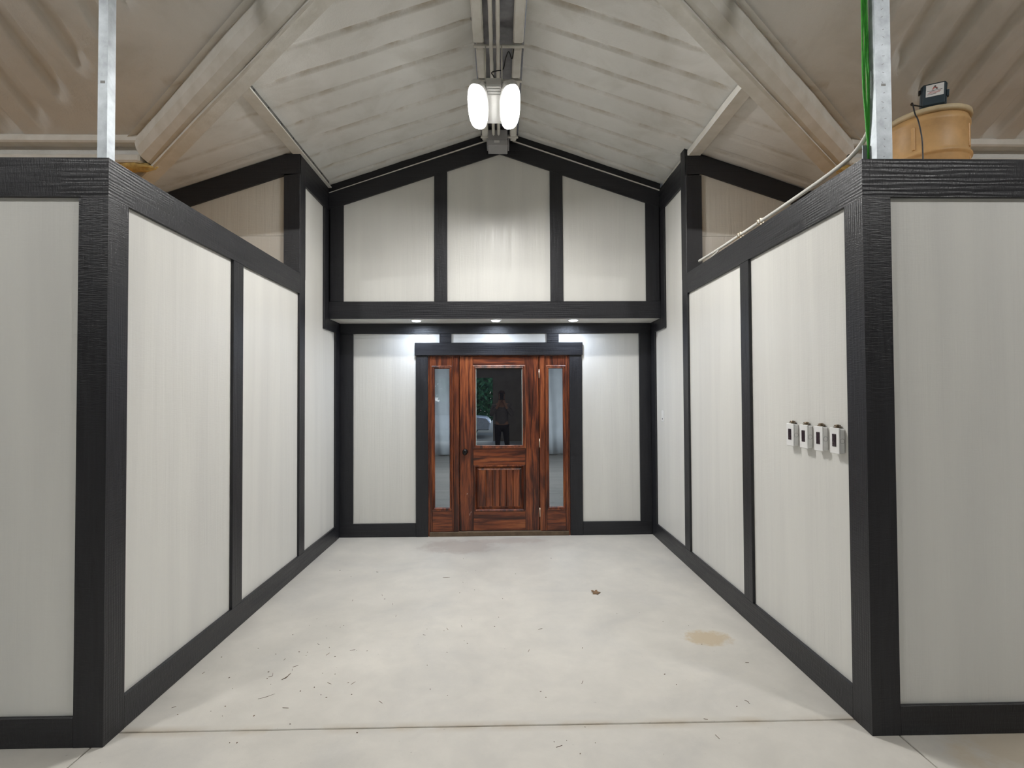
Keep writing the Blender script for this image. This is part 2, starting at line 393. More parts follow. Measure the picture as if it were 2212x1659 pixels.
for side, X, sg, yf in (('left', XL, -1, YF), ('right', XR, 1, YR)):
    W = 'L' if sg < 0 else 'R'
    # solid framing of the side wall: low part and the part that rises to the roof
    bm = bmesh.new()
    xi = X + sg * (TK + 0.0105); xo = X + sg * 0.14
    bbox(bm, xi, xo, yf + 0.035, 6.30, 0, 2.72)
    bbox(bm, xi, xo, Y2 + 0.035, 6.30, 2.72, 3.88)
    wall = from_bm('wall_' + side, bm, CORE); tag(wall, kind='structure')
    b1, b2 = (3.706, 3.862) if sg < 0 else (3.690, 3.838)
    b1 += 0.008; b2 -= 0.008
    def mitre_side(y1, z0, z1, m):
        return prism('trim_board', [(X, yf), (X, y1 - G), (X + sg * TK, y1 - G), (X + sg * TK, yf + TK)], z0 + G, z1 - G, 'z', m, wall)
    mitre_side(yf + 0.137, 0, ZTB, TRIM[2])                            # corner post
    mitre_side(Y2, ZTB, ZT, TRIM[1])                                   # top rail
    vboard(wall, W, yf + 0.137, 5.995, 0, 0.16, X)                     # base board
    vboard(wall, W, b1, b2, 0.16, ZTB, X)                              # batten
    vboard(wall, W, Y2, 5.060, 0.16, 3.84, X)                          # tall post
    vboard(wall, W, 5.060, YU, 3.594, 3.84, X, axis=1)                 # upper rail
    vboard(wall, W, 5.612, YU, 2.315, 3.594, X)                        # post beside the gable box
    vboard(wall, W, YU, 5.995, 2.315, 2.434, X, axis=1)                # block under the soffit
    vboard(wall, W, 5.995, YB, 0.0, 2.434, X)                          # inner corner post
    vpanel(wall, W, yf + 0.137, b1, 0.16, ZTB, X)
    vpanel(wall, W, b2, Y2, 0.16, ZTB, X)
    vpanel(wall, W, 5.060, 5.612, 0.16, 3.594, X)
    vpanel(wall, W, 5.636, 5.983, 0.16, 2.303, X)
    # front wall facing the barn
    fx0, fx1 = X, sg * 6.5
    wf = box('wall_front_' + side, min(X + sg * .001, fx1), max(X + sg * .001, fx1), yf + TK + 0.0105, yf + 0.14, 0, 2.72, CORE); tag(wf, kind='structure')
    post = 0.137
    for L_, z0, z1, m_ in ((post, 0, ZTB, TRIM[2]), (3.2, ZTB, ZT, TRIM[0])):
        prism('trim_board', [(X, yf), (X + sg * (L_ - G), yf), (X + sg * (L_ - G), yf + TK), (X + sg * TK, yf + TK)], z0 + G, z1 - G, 'z', m_, wf)
    a, b = sorted((X + sg * 3.2, fx1)); vboard(wf, 'F', a, b, ZTB, ZT, yf)
    a, b = sorted((X + sg * post, X + sg * 2.5)); vboard(wf, 'F', a, b, 0, 0.138, yf)
    a, b = sorted((X + sg * 2.5, fx1)); vboard(wf, 'F', a, b, 0, 0.138, yf)
    c0 = X + sg * post
    for k in range(3):
        c1 = c0 + sg * 1.08; a, b = sorted((c0, c1)); vpanel(wf, 'F', a, b, 0.138, ZTB, yf)
        a, b = sorted((c1, c1 + sg * post)); vboard(wf, 'F', a, b, 0.138, ZTB, yf); c0 = c1 + sg * post
    a, b = sorted((c0, fx1)); vpanel(wf, 'F', a, b, 0.138, ZTB, yf)
    # deck over the low room behind the front wall
    a, b = sorted((X + sg * 0.141, sg * 6.5))
    tag(box('deck_' + side, a, b, yf + 0.141, Y2 + 0.03, 2.60, 2.70, OSB), kind='structure')

# cross walls beside the upper part, facing the barn above the low rooms
for side, X, sg in (('left', XL, -1), ('right', XR, 1)):
    xo = sg * 3.55
    pts = [(X + sg * .001, 2.701), (xo, 2.701), (xo, zroof(xo, 4.53)), (X + sg * .001, zroof(X, 4.53))]
    cw = prism('wall_cross_' + side, pts, Y2 + TK + 0.0105, Y2 + 0.14, 'y', TRIM[0]); tag(cw, kind='structure')
    xp = X + sg * 0.150
    a, b = sorted((X, xp))
    box('trim_board', a + G, b - G, Y2, Y2 + TK, 2.737, 3.655, TRIM[2], cw, 0.002)
    # sloping rail following the roof
    rt, rb = 4.488, 4.300
    pl = [(X, 3.84), (X, 3.657), (xp, zroof(xp, rb)), (xo, zroof(xo, rb)), (xo, zroof(xo, rt)), (X + sg * 0.13, 3.84)]
    prism('trim_board', pl, Y2, Y2 + TK, 'y', TRIM[0], cw)
    zj = 3.085
    pl = [(xp - sg * .01, zj + .002), (xo, zj + .002), (xo, zroof(xo, rb) + .012), (xp - sg * .01, zroof(xp, rb) + .012)]
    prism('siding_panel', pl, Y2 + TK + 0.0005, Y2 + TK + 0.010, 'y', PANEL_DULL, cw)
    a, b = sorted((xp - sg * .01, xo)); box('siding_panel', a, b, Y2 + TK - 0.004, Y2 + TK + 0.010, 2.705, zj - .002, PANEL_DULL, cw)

# gable box over the door recess
xl, xr = XL, XR
bm = bmesh.new()
gw = prism('wall_gable', [(xl - .02, 2.46), (xr + .02, 2.46), (xr + .02, zroof(xr, 4.53)), (0, 4.53), (xl - .02, zroof(xl, 4.53))], YU + TK + 0.0105, YU + 0.14, 'y', TRIM[0])
tag(gw, kind='structure')
RT, RB_ = 4.400, 4.222
px = [(-1.822, -1.681), (-0.709, -0.570), (0.540, 0.680), (1.580, 1.729)]
for i, (a, b) in enumerate(px):
    zt = lambda x: zroof(x, RB_)
    poly = [(a + G, 2.620 + G), (b - G, 2.620 + G), (b - G, zt(b) - G), (a + G, zt(a) - G)]
    prism('trim_board', poly, YU, YU + TK, 'y', TRIM[2], gw, 0.0015)
box('trim_board', xl, xr, YU, YU + TK, 2.434, 2.620, TRIM[0], gw, 0.002)
for s_, xe in ((-1, xl), (1, xr)):
    prism('trim_board', [(s_ * G, RT), (s_ * G, RB_), (xe, zroof(xe, RB_)), (xe, zroof(xe, RT))], YU, YU + TK, 'y', TRIM[0], gw, 0.0015)
e = .012
for a, b in ((-1.681, -0.709), (-0.570, 0.540), (0.680, 1.580)):
    poly = [(a - e, 2.608), (b + e, 2.608), (b + e, zroof(b, RB_) + e)]
    if a < 0 < b: poly.append((0, RB_ + e))
    poly.append((a - e, zroof(a, RB_) + e))
    prism('siding_panel', poly, YU + TK + 0.0005, YU + TK + 0.010, 'y', PANEL, gw)
sf = box('soffit', xl, xr, YU + TK + 0.0005, YB + 0.02, 2.436, 2.455, SOFF, gw)
# thin foam edge between rail and roof, either side of the ridge
for s_, xe in ((-1, xl), (1, xr)):
    prism('foam_edge', [(s_ * 0.14, RT - .043), (xe, zroof(xe, RT) + .002), (xe, zroof(xe, RT) + (.014 if s_ > 0 else .007)), (s_ * 0.14, RT - .030)], YU - 0.004, YU + TK, 'y', FOAMB, gw)

# door wall
wb = empty('wall_back', (0, YB + 0.08, 0)); tag(wb, kind='structure')
for (a, b, c, d) in ((-2.0, -0.836, 0, 2.436), (0.792, 1.9, 0, 2.436), (-0.836, 0.792, 2.07, 2.436)):
    box('wall_framing', a, b, YB + TK + 0.0105, YB + 0.14, c, d, CORE, wb)
F = YB
vboard(wb, 'F', XL, -1.685, 0.154, 2.317, F); vboard(wb, 'F', 1.599, XR, 0.154, 2.317, F)
vboard(wb, 'F', XL, XR, 2.317, 2.436, F)
vboard(wb, 'F', XL, -0.973, 0, 0.154, F); vboard(wb, 'F', 0.935, XR, 0, 0.154, F)
vboard(wb, 'F', -0.973, -0.834, 0, 2.066, F - .004); vboard(wb, 'F', 0.791, 0.935, 0, 2.066, F - .004)
box('trim_board', -0.982, 0.942, F - 0.024, F + TK, 2.067, 2.212, TRIM[0], wb, 0.003)
vboard(wb, 'F', -0.703, -0.565, 2.212, 2.317, F); vboard(wb, 'F', 0.532, 0.671, 2.212, 2.317, F)
for s_, xa, xb, xc in ((-1, -1.697, -0.961, -0.691), (1, 1.611, 0.923, 0.659)):
    prism('siding_panel', [(xa, .142), (xb, .142), (xb, 2.20), (xc, 2.20), (xc, 2.329), (xa, 2.329)], F + TK + 0.0005, F + TK + 0.010, 'y', PANEL, wb)
vpanel(wb, 'F', -0.565, 0.532, 2.224, 2.317, F)

# ------------------------------------------------------------------ roof: one sprayed skin of four slopes
def groove(d, wd, dep):
    t = abs(d) / (wd / 2)
    if t >= 1.25: return 0.0
    if t <= 0.75: return dep
    return dep * (1.25 - t) / 0.5
def sm(a, b, x):
    t = max(0, min(1, (x - a) / (b - a))); return t * t * (3 - 2 * t)
bm = bmesh.new()
def grid(nu, nv, fn):
    rows = [[bm.verts.new(fn(i / nu, j / nv)) for j in range(nv + 1)] for i in range(nu + 1)]
    for i in range(nu):
        for j in range(nv): bm.faces.new((rows[i][j], rows[i + 1][j], rows[i + 1][j + 1], rows[i][j + 1]))
def lump(x, y, k=1.0): return 0.006 * k * noise.noise(Vector((x * 2.3, y * 2.3, 1.7))) + 0.0025 * k * noise.noise(Vector((x * 9, y * 9, 5)))
for s_ in (-1, 1):
    def fn(u, v, s_=s_):
        ax = 0.20 + u * 3.45; y0 = 2.23 + 0.6667 * ax - 0.05; y = max(y0, 2.1 + v * 4.35)
        z = 4.50 - ax / 3.0
        g = 0.0
        for k in range(-1, 8):
            yk = 3.69 + 0.283 * k
            if abs(y - yk) < 0.06:
                amp = sm(0.22, 0.30, ax) * (1 - sm(1.66, 1.72, ax)) * sm(0.35, 0.75, y - y0)
                if k < 0: amp *= 0.5
                g = groove(y - yk, 0.040, 0.024) * amp
                if ax > 1.95: g = groove(y - yk, 0.08, 0.006) * sm(0.5, 0.8, y - y0)
        return Vector((s_ * ax, y, z + g + lump(s_ * ax, y)))
    grid(60, 435, fn)
ribs = [-3.349 + 0.2835 * k for k in range(-11, 5)] + [2.695 - 0.277 + 0.277 * k for k in range(0, 14)]
ribs += [-2.18 + 0.2835 * k for k in range(1, 16)]
def fm(u, v):
    x = -6.5 + u * 13.0; ax = abs(x); yv = 2.23 + 0.6667 * ax + 0.02
    ye = min(4.30, yv); y = min(ye, -1.0 + v * 5.3)
    g = 0.0
    for rx in ribs:
        if abs(x - rx) < 0.09:
            g = max(g, groove(x - rx, 0.105, 0.06) * (1 - sm(-0.02, 0.02, y - min(yv - 0.52, 4.045))))
    return Vector((x, y, 5.615 - 0.5 * y + g + lump(x, y)))
grid(900, 120, fm)
grid(8, 8, lambda u, v: Vector((-6.5 + u * 13, -6.6 + v * 5.6, 6.115 - 0.5 * (5.6 - v * 5.6) )))
bmesh.ops.remove_doubles(bm, verts=bm.verts, dist=1e-5)
ceil = from_bm('ceiling', bm, FOAM, None, origin=(0, 0, 0), smooth=True)
_at = ceil.data.attributes.new('grime', 'FLOAT', 'POINT')       # rust-brown dirt that has settled along the ribs of the skin
_v = []
for q in ceil.data.vertices:
    x, y, z = q.co; g = 0.0
    if 0.19 < abs(x) < 3.66 and abs(z - (4.50 - abs(x) / 3)) < 0.05 and y > 2.1:
        d = abs(((y - 3.69 + 0.1415) % 0.283) - 0.1415); g = max(0.0, 1 - d / 0.035) * (0.6 + 0.4 * (abs(x) < 1.7)) * (1.0 if y > 3.3 else 0)
    _v.append(g)
_at.data.foreach_set('value', _v); tag(ceil, kind='structure')
# bare metal cap over the ridge
box('ridge_cap', -0.215, 0.215, 2.30, YU + 0.03, 4.435, 4.45, RIDGEM, ceil)

# outer shell of the barn behind and beside the camera
def struct(name, *a): return tag(box(name, *a), kind='structure')
struct('wall_barn_left', -6.62, -6.5, -6.6, 4.3, 0, 6.2, BARNW); struct('wall_barn_right', 6.5, 6.62, -6.6, 4.3, 0, 6.2, BARNW)
wr = empty('wall_barn_rear', (0, -6.55, 0)); tag(wr, kind='structure')
for a, b, c, d in ((-6.5, -2.9, 0, 3.4), (-0.28, 6.5, 0, 3.4), (-2.9, -0.28, 2.22, 3.4)): box('wall_section', a, b, -6.62, -6.5, c, d, BARNW, wr)
for s_, nm in ((-1, 'left'), (1, 'right')):
    a, b = sorted((s_ * 3.3, s_ * 6.5)); struct('wall_eave_' + nm, a, b, 4.30, 4.40, 2.701, 3.55, BARNW)
    a, b = sorted((s_ * 3.52, s_ * 3.60)); struct('wall_valley_' + nm, a, b, 4.40, 5.1, 2.701, 3.5, BARNW)
struct('ground', -14, 14, -30, -6.63, -0.25, -0.06, GROUND)

# ------------------------------------------------------------------ roof steel
V0 = Vector((0, 2.35, 4.44))
def extrude_profile(name, prof, o0, o1, ax_w, ax_n, m, parent, wob=0.0):
    bm = bmesh.new(); n = 26; rings = []
    for i in range(n + 1):
        t = i / n; c = o0.lerp(o1, t); ring = []
        for j, (a, d) in enumerate(prof):
            k = wob * noise.noise(Vector((t * 9, j * 3.1, o0.x)))
            ring.append(bm.verts.new(c + ax_w * (a + k) - ax_n * (d + k)))
        rings.append(ring)
    for A, B in zip(rings, rings[1:]):
        for k in range(len(prof)): bm.faces.new((A[k], A[(k + 1) % len(prof)], B[(k + 1) % len(prof)], B[k]))
    bm.faces.new(rings[0][::-1]); bm.faces.new(rings[-1])
    return from_bm(name, bm, m, parent)
for s_, nm in ((-1, 'left'), (1, 'right')):
    v = Vector((1.5 * s_, 1, -0.5)).normalized(); wv = Vector((-s_ * 1, 1.5, 0)).normalized()
    nn = v.cross(wv); nn = nn if nn.z > 0 else -nn
    at = lambda ay: V0 + Vector((1.5 * s_, 1, -0.5)) * ay
    t = empty('valley_beam', at(1.72)); tag(t, 'foam-coated steel valley beam running up to the ridge on the %s side' % nm, 'beam', 'valley beams under the roof')
    extrude_profile('foam_casing', [(-0.085, -0.10), (-0.102, 0.0), (-0.104, 0.055), (-0.078, 0.112), (-0.03, 0.148), (0.002, 0.156), (0.004, -0.10)], at(-0.45), at(1.80), wv, nn, FOAMB, t, 0.008)
    extrude_profile('flange', [(0.004, 0.150), (0.010, 0.168), (0.104, 0.168), (0.104, 0.150)], at(-0.45), at(2.15), wv, nn, FOAMB, t, 0.003)
    extrude_profile('web', [(0.045, -0.08), (0.045, 0.150), (0.063, 0.150), (0.063, -0.08)], at(-0.45), at(2.15), wv, nn, FOAMB, t)
    extrude_profile('flange_lip', [(-0.006, 0.162), (-0.006, 0.176), (0.014, 0.178), (0.014, 0.162)], at(-0.45), at(2.15), wv, nn, FOAMB, t, 0.004)
    # eave strut
    a, b = sorted((s_ * 2.72, s_ * 6.4)); t = empty('eave_strut', ((a + b) / 2, 4.10, 3.34)); tag(t, 'foam-coated eave strut low under the main roof on the %s side' % nm, 'beam', 'eave struts')
    box('strut_flange', a, b, 4.05, 4.16, 3.53, 3.592, FOAMB, t, 0.012); box('strut_web', a, b, 4.14, 4.17, 3.40, 3.53, FOAM, t)
    box('strut_flange', a, b, 4.06, 4.18, 3.385, 3.445, FOAMB, t, 0.012)
    # long purlin over the side wall
    x0, x1 = sorted((s_ * (1.905 if s_ < 0 else 1.875), s_ * (1.805 if s_ < 0 else 1.765)))
    t = empty('purlin', ((x0 + x1) / 2, 4.7, 3.84)); tag(t, 'foam-coated purlin running back from the %s valley beam above the side wall' % nm, 'purlin', 'purlins above the side walls')
    bm = bmesh.new(); n = 40
    rings = []
    for i in range(n + 1):
        y = (3.72 if s_ < 0 else 3.70) + i / n * (5.72 - 3.70); k = 0.007 * noise.noise(Vector((s_, y * 3, 0)))
        k2 = 0.05 if abs(y - 4.62) < 0.0 else 0
        rings.append([bm.verts.new(p) for p in ((x0 + k, y, 3.838 + k), (x1 + k * .3, y, 3.840), (x1 + k * .3, y, 3.852), (x0 + k, y, 3.90))])
    for A, B in zip(rings, rings[1:]):
        for q in range(4): bm.faces.new((A[q], A[(q + 1) % 4], B[(q + 1) % 4], B[q]))
    bm.faces.new(rings[0]); bm.faces.new(rings[-1][::-1]); from_bm('foam_coat', bm, FOAMB, t)
    xin = x1 if s_ < 0 else x0
    wbm = box('purlin_web', xin + (-0.02 if s_ < 0 else 0.012), xin + (-0.012 if s_ < 0 else 0.02), 3.75, 5.70, 3.850, 3.96, STEEL_DK, t)
    for k in range(7):
        y = 3.95 + k * 0.25
        box('bolt', *((xin - .013, xin - .007) if s_ < 0 else (xin + .007, xin + .013)), y, y + .014, 3.872, 3.884, BLACKP, t)

# ridge framing: two foam-coated channels with cross straps
for s_, nm in ((-1, 'left'), (1, 'right')):
    for k, (y0, y1) in enumerate(((2.25, 4.10), (4.17, 4.56), (4.62, 5.70))):
        a, b = (-0.200, -0.120) if s_ < 0 else (0.108, 0.188)
        if k: a, b = (a + .015, b) if s_ < 0 else (a, b - .01)
        place = ('over the mouth of the recess', 'between the two ridge straps', 'nearest the gable wall')[k]
        tag(box('ridge_channel', a, b, y0, y1, 4.335, 4.437, FOAMB, None, 0.010), 'foam-coated ridge channel on the %s, %s' % (nm, place), 'beam', 'channels along the ridge')
for k, y in enumerate((4.125, 4.59, 5.60)):
    t = empty('ridge_strap', (0, y, 4.32)); tag(t, 'foam-coated cross strap under the ridge %s' % ('that the flood light hangs from', 'just behind the flood light', 'close to the gable wall')[k], 'strap', 'cross straps under the ridge')
    box('strap_bar', -0.20, 0.195, y - .012, y + .012, 4.322, 4.338, FOAMB, t, 0.004); box('strap_lip', -0.195, 0.19, y + .018, y + .028, 4.338, 4.362, FOAMB, t, 0.003)
for k, x in enumerate((-0.063, -0.010)):
    pts = [(x + 0.003 * noise.noise(Vector((i * .7, k * 5, 0))), 2.3 + i * 0.07, 4.318) for i in range(46)]
    pts[-1] = (x, 5.50, 4.312)
    tag(tube('conduit', pts, [0.015 + 0.003 * noise.noise(Vector((i * 1.3, k, 9))) for i in range(46)], FOAMB, seg=8), 'foam-spattered conduit along the ridge, the %s of the pair' % ('left one', 'right one')[k], 'conduit', 'pair of ridge conduits')

# grey box at the gable end of the ridge
t = empty('junction_box', (-0.02, 5.62, 4.21)); tag(t, 'grey metal junction box under the ridge against the gable wall', 'box')
box('box_body', -0.122, 0.082, 5.545, 5.742, 4.275, 4.385, SENSG, t, 0.004); box('cover', -0.124, 0.084, 5.535, 5.743, 4.214, 4.273, SENSG, t, 0.004)
lpl = tag(box('label_plate', -0.057, -0.003, 5.5335, 5.536, 4.243, 4.266, WHITEP, t), 'small white label plate')
bm = bmesh.new()
for a in (-0.052, -0.036, -0.020): bbox(bm, a, a + .002, 5.5325, 5.534, 4.247, 4.262); bbox(bm, a + .008, a + .010, 5.5325, 5.534, 4.247, 4.262); bbox(bm, a, a + .010, 5.5325, 5.534, 4.247, 4.249)
from_bm('label_print', bm, SENSG, lpl)
for xx in (-0.137, 0.088): box('side_bracket', xx, xx + .013, 5.60, 5.72, 4.24, 4.36, SENSG, t)

# ------------------------------------------------------------------ twin head flood light under the ridge
LP = Vector((-0.043, 4.20, 3.885)); tilt = R(17)
ax_l = Vector((0, math.cos(tilt), -math.sin(tilt)))      # long axis of the heads, running back and down... 
nrm = Vector((0, -math.sin(tilt), -math.cos(tilt)))      # where the lenses face
fl = empty('flood_light', LP); tag(fl, 'twin-head LED flood light glowing white under the ridge', 'light')
def lbox(name, u0, u1, v0, v1, w0, w1, m, rnd=None, cant=0.0, bulge=0.0):
    bm = bmesh.new()
    if rnd is None: bbox(bm, u0, u1, v0, v1, w0, w1, 0.004)
    else:
        a = []; b = []; n = 32
        cu, cv, ru, rv = (u0 + u1) / 2, (v0 + v1) / 2, (u1 - u0) / 2, (v1 - v0) / 2
        for k in range(n):
            th = 2 * math.pi * k / n; c, s = math.cos(th), math.sin(th)
            pu = math.copysign(abs(c) ** rnd, c) * ru; pv = math.copysign(abs(s) ** rnd, s) * rv
            a.append(bm.verts.new((cu + pu, cv + pv, w0))); b.append(bm.verts.new((cu + pu, cv + pv, w1)))
        bm.faces.new(a)
        for k in range(n): bm.faces.new((a[k], a[(k + 1) % n], b[(k + 1) % n], b[k]))
        if bulge:
            prev = b
            for f_, h_ in ((0.93, .45), (0.78, .8), (0.5, .95)):
                nx = [bm.verts.new((cu + (q.co.x - cu) * f_, cv + (q.co.y - cv) * f_, w1 + bulge * h_)) for q in b]
                for k in range(n): bm.faces.new((prev[k], prev[(k + 1) % n], nx[(k + 1) % n], nx[k]))
                prev = nx
            b = prev
        bm.faces.new(b[::-1])
        if cant:
            for v_ in bm.verts:
                x_, z_ = v_.co.x - cu, v_.co.z
                v_.co.x = cu + x_ * math.cos(cant) + z_ * math.sin(cant); v_.co.z = -x_ * math.sin(cant) + z_ * math.cos(cant)
    for v_ in bm.verts: v_.co = LP + Vector((1, 0, 0)) * v_.co.x + ax_l * v_.co.y + nrm * v_.co.z
    return from_bm(name, bm, m, fl)
lbox('driver_housing', -0.058, 0.058, -0.205, 0.175, -0.085, -0.012, LAMPW)
for k in range(4): lbox('cooling_fin', -0.052, 0.052, -0.200 + k * 0.026, -0.188 + k * 0.026, -0.012, -0.005, LAMPW)
for s_ in (-1, 1):
    lbox('lamp_head', s_ * 0.130 - 0.081, s_ * 0.130 + 0.081, -0.222, 0.222, -0.050, -0.004, LAMPW, 0.72, s_ * R(14))
    tag(lbox('lens', s_ * 0.130 - 0.076, s_ * 0.130 + 0.076, -0.216, 0.216, -0.004, 0.004, LEDW, 0.78, s_ * R(14), 0.030), 'glowing white lens')
    lbox('hinge_arm', s_ * 0.052 - 0.010, s_ * 0.052 + 0.010, -0.05, 0.05, -0.06, -0.02, LAMPW)
    c = LP + Vector((s_ * 0.130, 0, 0)) + nrm * 0.034 + Vector((s_ * .012, 0, 0))
    area('flood_glow', c, c + Vector((s_ * 0.20, -0.15, -1)), 0.14, 0.38, P_FLOOD, WARMW)
box('mounting_bracket', -0.118, 0.032, 4.05, 4.08, 4.005, 4.020, LAMPW, fl, .003)
for xx in (-0.107, 0.020): tube('hanging_rod', [(xx, 4.100, 4.322), (xx, 4.070, 4.012)], 0.005, FOAMB, fl, 8)
for xx in (-0.09, 0.005): box('bracket_foot', xx - .008, xx + .008, 4.05, 4.08, 3.97, 4.006, LAMPW, fl)
tube('power_cord', smooth_path([(-0.03, 4.08, 4.02), (-0.045, 4.10, 4.08), (-0.06, 4.12, 4.12), (-0.02, 4.13, 4.14), (0.03, 4.12, 4.15), (0.05, 4.13, 4.24), (0.075, 4.14, 4.30), (0.10, 4.15, 4.25), (0.115, 4.16, 4.335)]), 0.0045, BLACKP, fl, 6)

# a second pair of lamps lights the barn itself, behind the camera
for s_, nm in ((-1, 'left'), (1, 'right')):
    c = Vector((s_ * 4.0, -0.2, 4.9))
    t = empty('barn_light', c); tag(t, 'rectangular white LED barn light hanging behind the camera on the %s' % nm, 'light')
    box('housing', c.x - .32, c.x + .32, c.y - .16, c.y + .16, c.z + .012, c.z + .08, LAMPW, t, .006)
    box('lens', c.x - .29, c.x + .29, c.y - .13, c.y + .13, c.z + .002, c.z + .012, LEDW, t)
    for dx in (-.25, .25): tube('hanging_rod', [(c.x + dx, c.y, c.z + .08), (c.x + dx, c.y, 5.62)], .006, GALV, t, 6)
    area('barn_glow', c - Vector((0, 0, .01)), c - Vector((0, -0.25, 1)), 0.55, 0.25, P_BARN, WARMW)

# ------------------------------------------------------------------ soffit downlights
for x, where in ((-0.919, 'left of the door'), (-0.052, 'centred over the door'), (0.800, 'right of the door')):
    t = empty('downlight', (x, 5.86, 2.43)); tag(t, 'small round recessed soffit light, lit, %s' % where, 'light', 'recessed soffit lights')
    lathe('trim_ring', [(0.066, 0.006), (0.066, 0.0), (0.060, -0.004), (0.052, -0.004)], (x, 5.86, 2.430), WHITEP, t, seg=28)
    tag(lathe('lens', [(0.050, 0.002), (0.050, -0.006), (0.042, -0.012), (0.02, -0.015), (0.004, -0.016)], (x, 5.86, 2.430), LEDC, t, seg=28), 'glowing lens')
    area('downlight_glow', (x, 5.87, 2.408), (x, 5.885, 1.0), 0.08, 0.08, P_DOWN, COOLW, 'DISK')

# ------------------------------------------------------------------ moulding frames on door and sidelights
def moulding(name, x0, x1, z0, z1, prof, m, parent):
    """mitred frame in the x-z plane; prof = [(inset from outer edge, y)]"""
    bm = bmesh.new(); rings = []
    for (i, y) in prof:
        rings.append([bm.verts.new(p) for p in ((x0 + i, y, z0 + i), (x1 - i, y, z0 + i), (x1 - i, y, z1 - i), (x0 + i, y, z1 - i))])
    n = len(prof)
    for k in range(n):
        A, B = rings[k], rings[(k + 1) % n]
        for q in range(4): bm.faces.new((A[q], A[(q + 1) % 4], B[(q + 1) % 4], B[q]))
    return from_bm(name, bm, m, parent)
DY = YB + 0.018          # face of the door leaf
door = empty('door_1', (-0.02, YB + 0.03, 0)); tag(door, kind='structure')
door['label'] = 'stained wooden entry door with glass upper half and plank lower panel'
def wbx(name, x0, x1, z0, z1, y0, y1, m, par, bev=0.002): return box(name, x0 + .0008, x1 - .0008, y0, y1, z0 + .0008, z1 - .0008, m, par, bev)
dx0, dx1, dz0, dz1 = -0.474, 0.436, 0.058, 2.058
gx0, gx1, gz0, gz1 = -0.318, 0.278, 1.003, 1.948    # outer edge of glass moulding
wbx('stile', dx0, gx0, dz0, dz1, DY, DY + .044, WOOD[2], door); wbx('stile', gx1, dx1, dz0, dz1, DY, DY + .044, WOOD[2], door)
wbx('rail', gx0, gx1, gz1, dz1, DY, DY + .044, WOOD[0], door); wbx('rail', gx0, gx1, 0.805, gz0, DY, DY + .044, WOOD[0], door)
wbx('rail', gx0, gx1, dz0, 0.280, DY, DY + .044, WOOD[0], door)
moulding('glass_moulding', gx0 - .006, gx1 + .006, gz0 - .006, gz1 + .006, [(0, DY + .004), (0.002, DY - .012), (0.014, DY - .016), (0.020, DY - .006), (0.030, DY - .009), (0.036, DY + .006), (0.036, DY + .02), (0, DY + .02)], WOOD[2], door)
gp = box('glass_pane', gx0 + .030, gx1 - .030, DY + .010, DY + .016, gz0 + .030, gz1 - .030, DGLASS, door)
for a in (gx0 + .030, gx1 - .037): box('glass_spacer', a, a + .006, DY + .0085, DY + .0105, gz0 + .034, gz1 - .034, GEDGE, gp)
moulding('panel_moulding', gx0 + .006, gx1 - .006, 0.276, 0.808, [(0, DY + .012), (0.002, DY - .006), (0.014, DY - .010), (0.026, DY + .006), (0.026, DY + .02), (0, DY + .02)], WOOD[2], door)
moulding('panel_bevel', gx0 + .032, gx1 - .032, 0.302, 0.782, [(0, DY + .016), (0.030, DY + .002), (0.034, DY + .003), (0.034, DY + .02), (0, DY + .02)], WOOD[2], door)
lp_ = box('lower_panel', gx0, gx1, DY + .019, DY + .040, 0.28, 0.805, WOOD_DK, door)
pl0, pl1 = gx0 + .064, gx1 - .064; npk = 6; pw = (pl1 - pl0) / npk
for k in range(npk):
    a = pl0 + k * pw
    prism('plank', [(a + .0005, DY + .018), (a + .0005, DY + .008), (a + .005, DY + .002), (a + pw - .005, DY + .002), (a + pw - .0005, DY + .008), (a + pw - .0005, DY + .018)], 0.336, 0.748, 'z', WOOD[2], lp_)
kx, kz = -0.412, 0.962
kn = lathe('rosette', [(0.033, 0.0), (0.033, -0.005), (0.026, -0.010), (0.012, -0.012)], (kx, DY, kz), KNOBM, door, 'y', 24)
lathe('knob', [(0.010, -0.010), (0.011, -0.030), (0.024, -0.038), (0.0295, -0.050), (0.028, -0.062), (0.018, -0.072), (0.003, -0.075)], (kx, DY, kz), KNOBM, kn, 'y', 24, 1.0, 1.25)
for z in (1.855, 1.055, 0.262):
    h = tube('hinge', [(dx1 + .006, DY - .006, z - .052), (dx1 + .006, DY - .006, z + .052)], .0065, NICKEL, door, 10)
bm = bmesh.new()
for a, b, c in ((-0.365, 0.232, .020), (-0.352, 0.262, .012), (-0.395, 0.47, .014)):
    bbox(bm, a, a + .005, DY - .0006, DY + .001, b, b + c); bbox(bm, a + .004, a + .009, DY - .0006, DY + .001, b + c * .6, b + c * 1.4)
from_bm('scuff_mark', bm, simple('scuff', (0.42, 0.30, 0.25), 0.6), door)

# door frame and the two sidelights
fr = empty('trim_1', (-0.02, YB + 0.03, 0)); tag(fr, kind='structure')
JY = YB + 0.004
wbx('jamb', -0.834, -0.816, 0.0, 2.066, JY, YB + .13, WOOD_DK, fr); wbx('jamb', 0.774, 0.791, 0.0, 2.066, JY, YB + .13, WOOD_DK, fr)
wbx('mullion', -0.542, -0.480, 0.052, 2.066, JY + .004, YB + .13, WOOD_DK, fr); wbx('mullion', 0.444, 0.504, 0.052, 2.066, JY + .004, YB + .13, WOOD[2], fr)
wbx('light_block', -0.486, -0.462, 0.056, 2.06, DY + .046, DY + .060, WOOD_DK, fr); wbx('light_block', 0.424, 0.448, 0.056, 2.06, DY + .046, DY + .060, WOOD_DK, fr)  # unseen strips added to block room light leaking round the door leaf
wbx('light_block', -0.462, 0.424, 2.045, 2.062, DY + .046, DY + .060, WOOD_DK, fr)
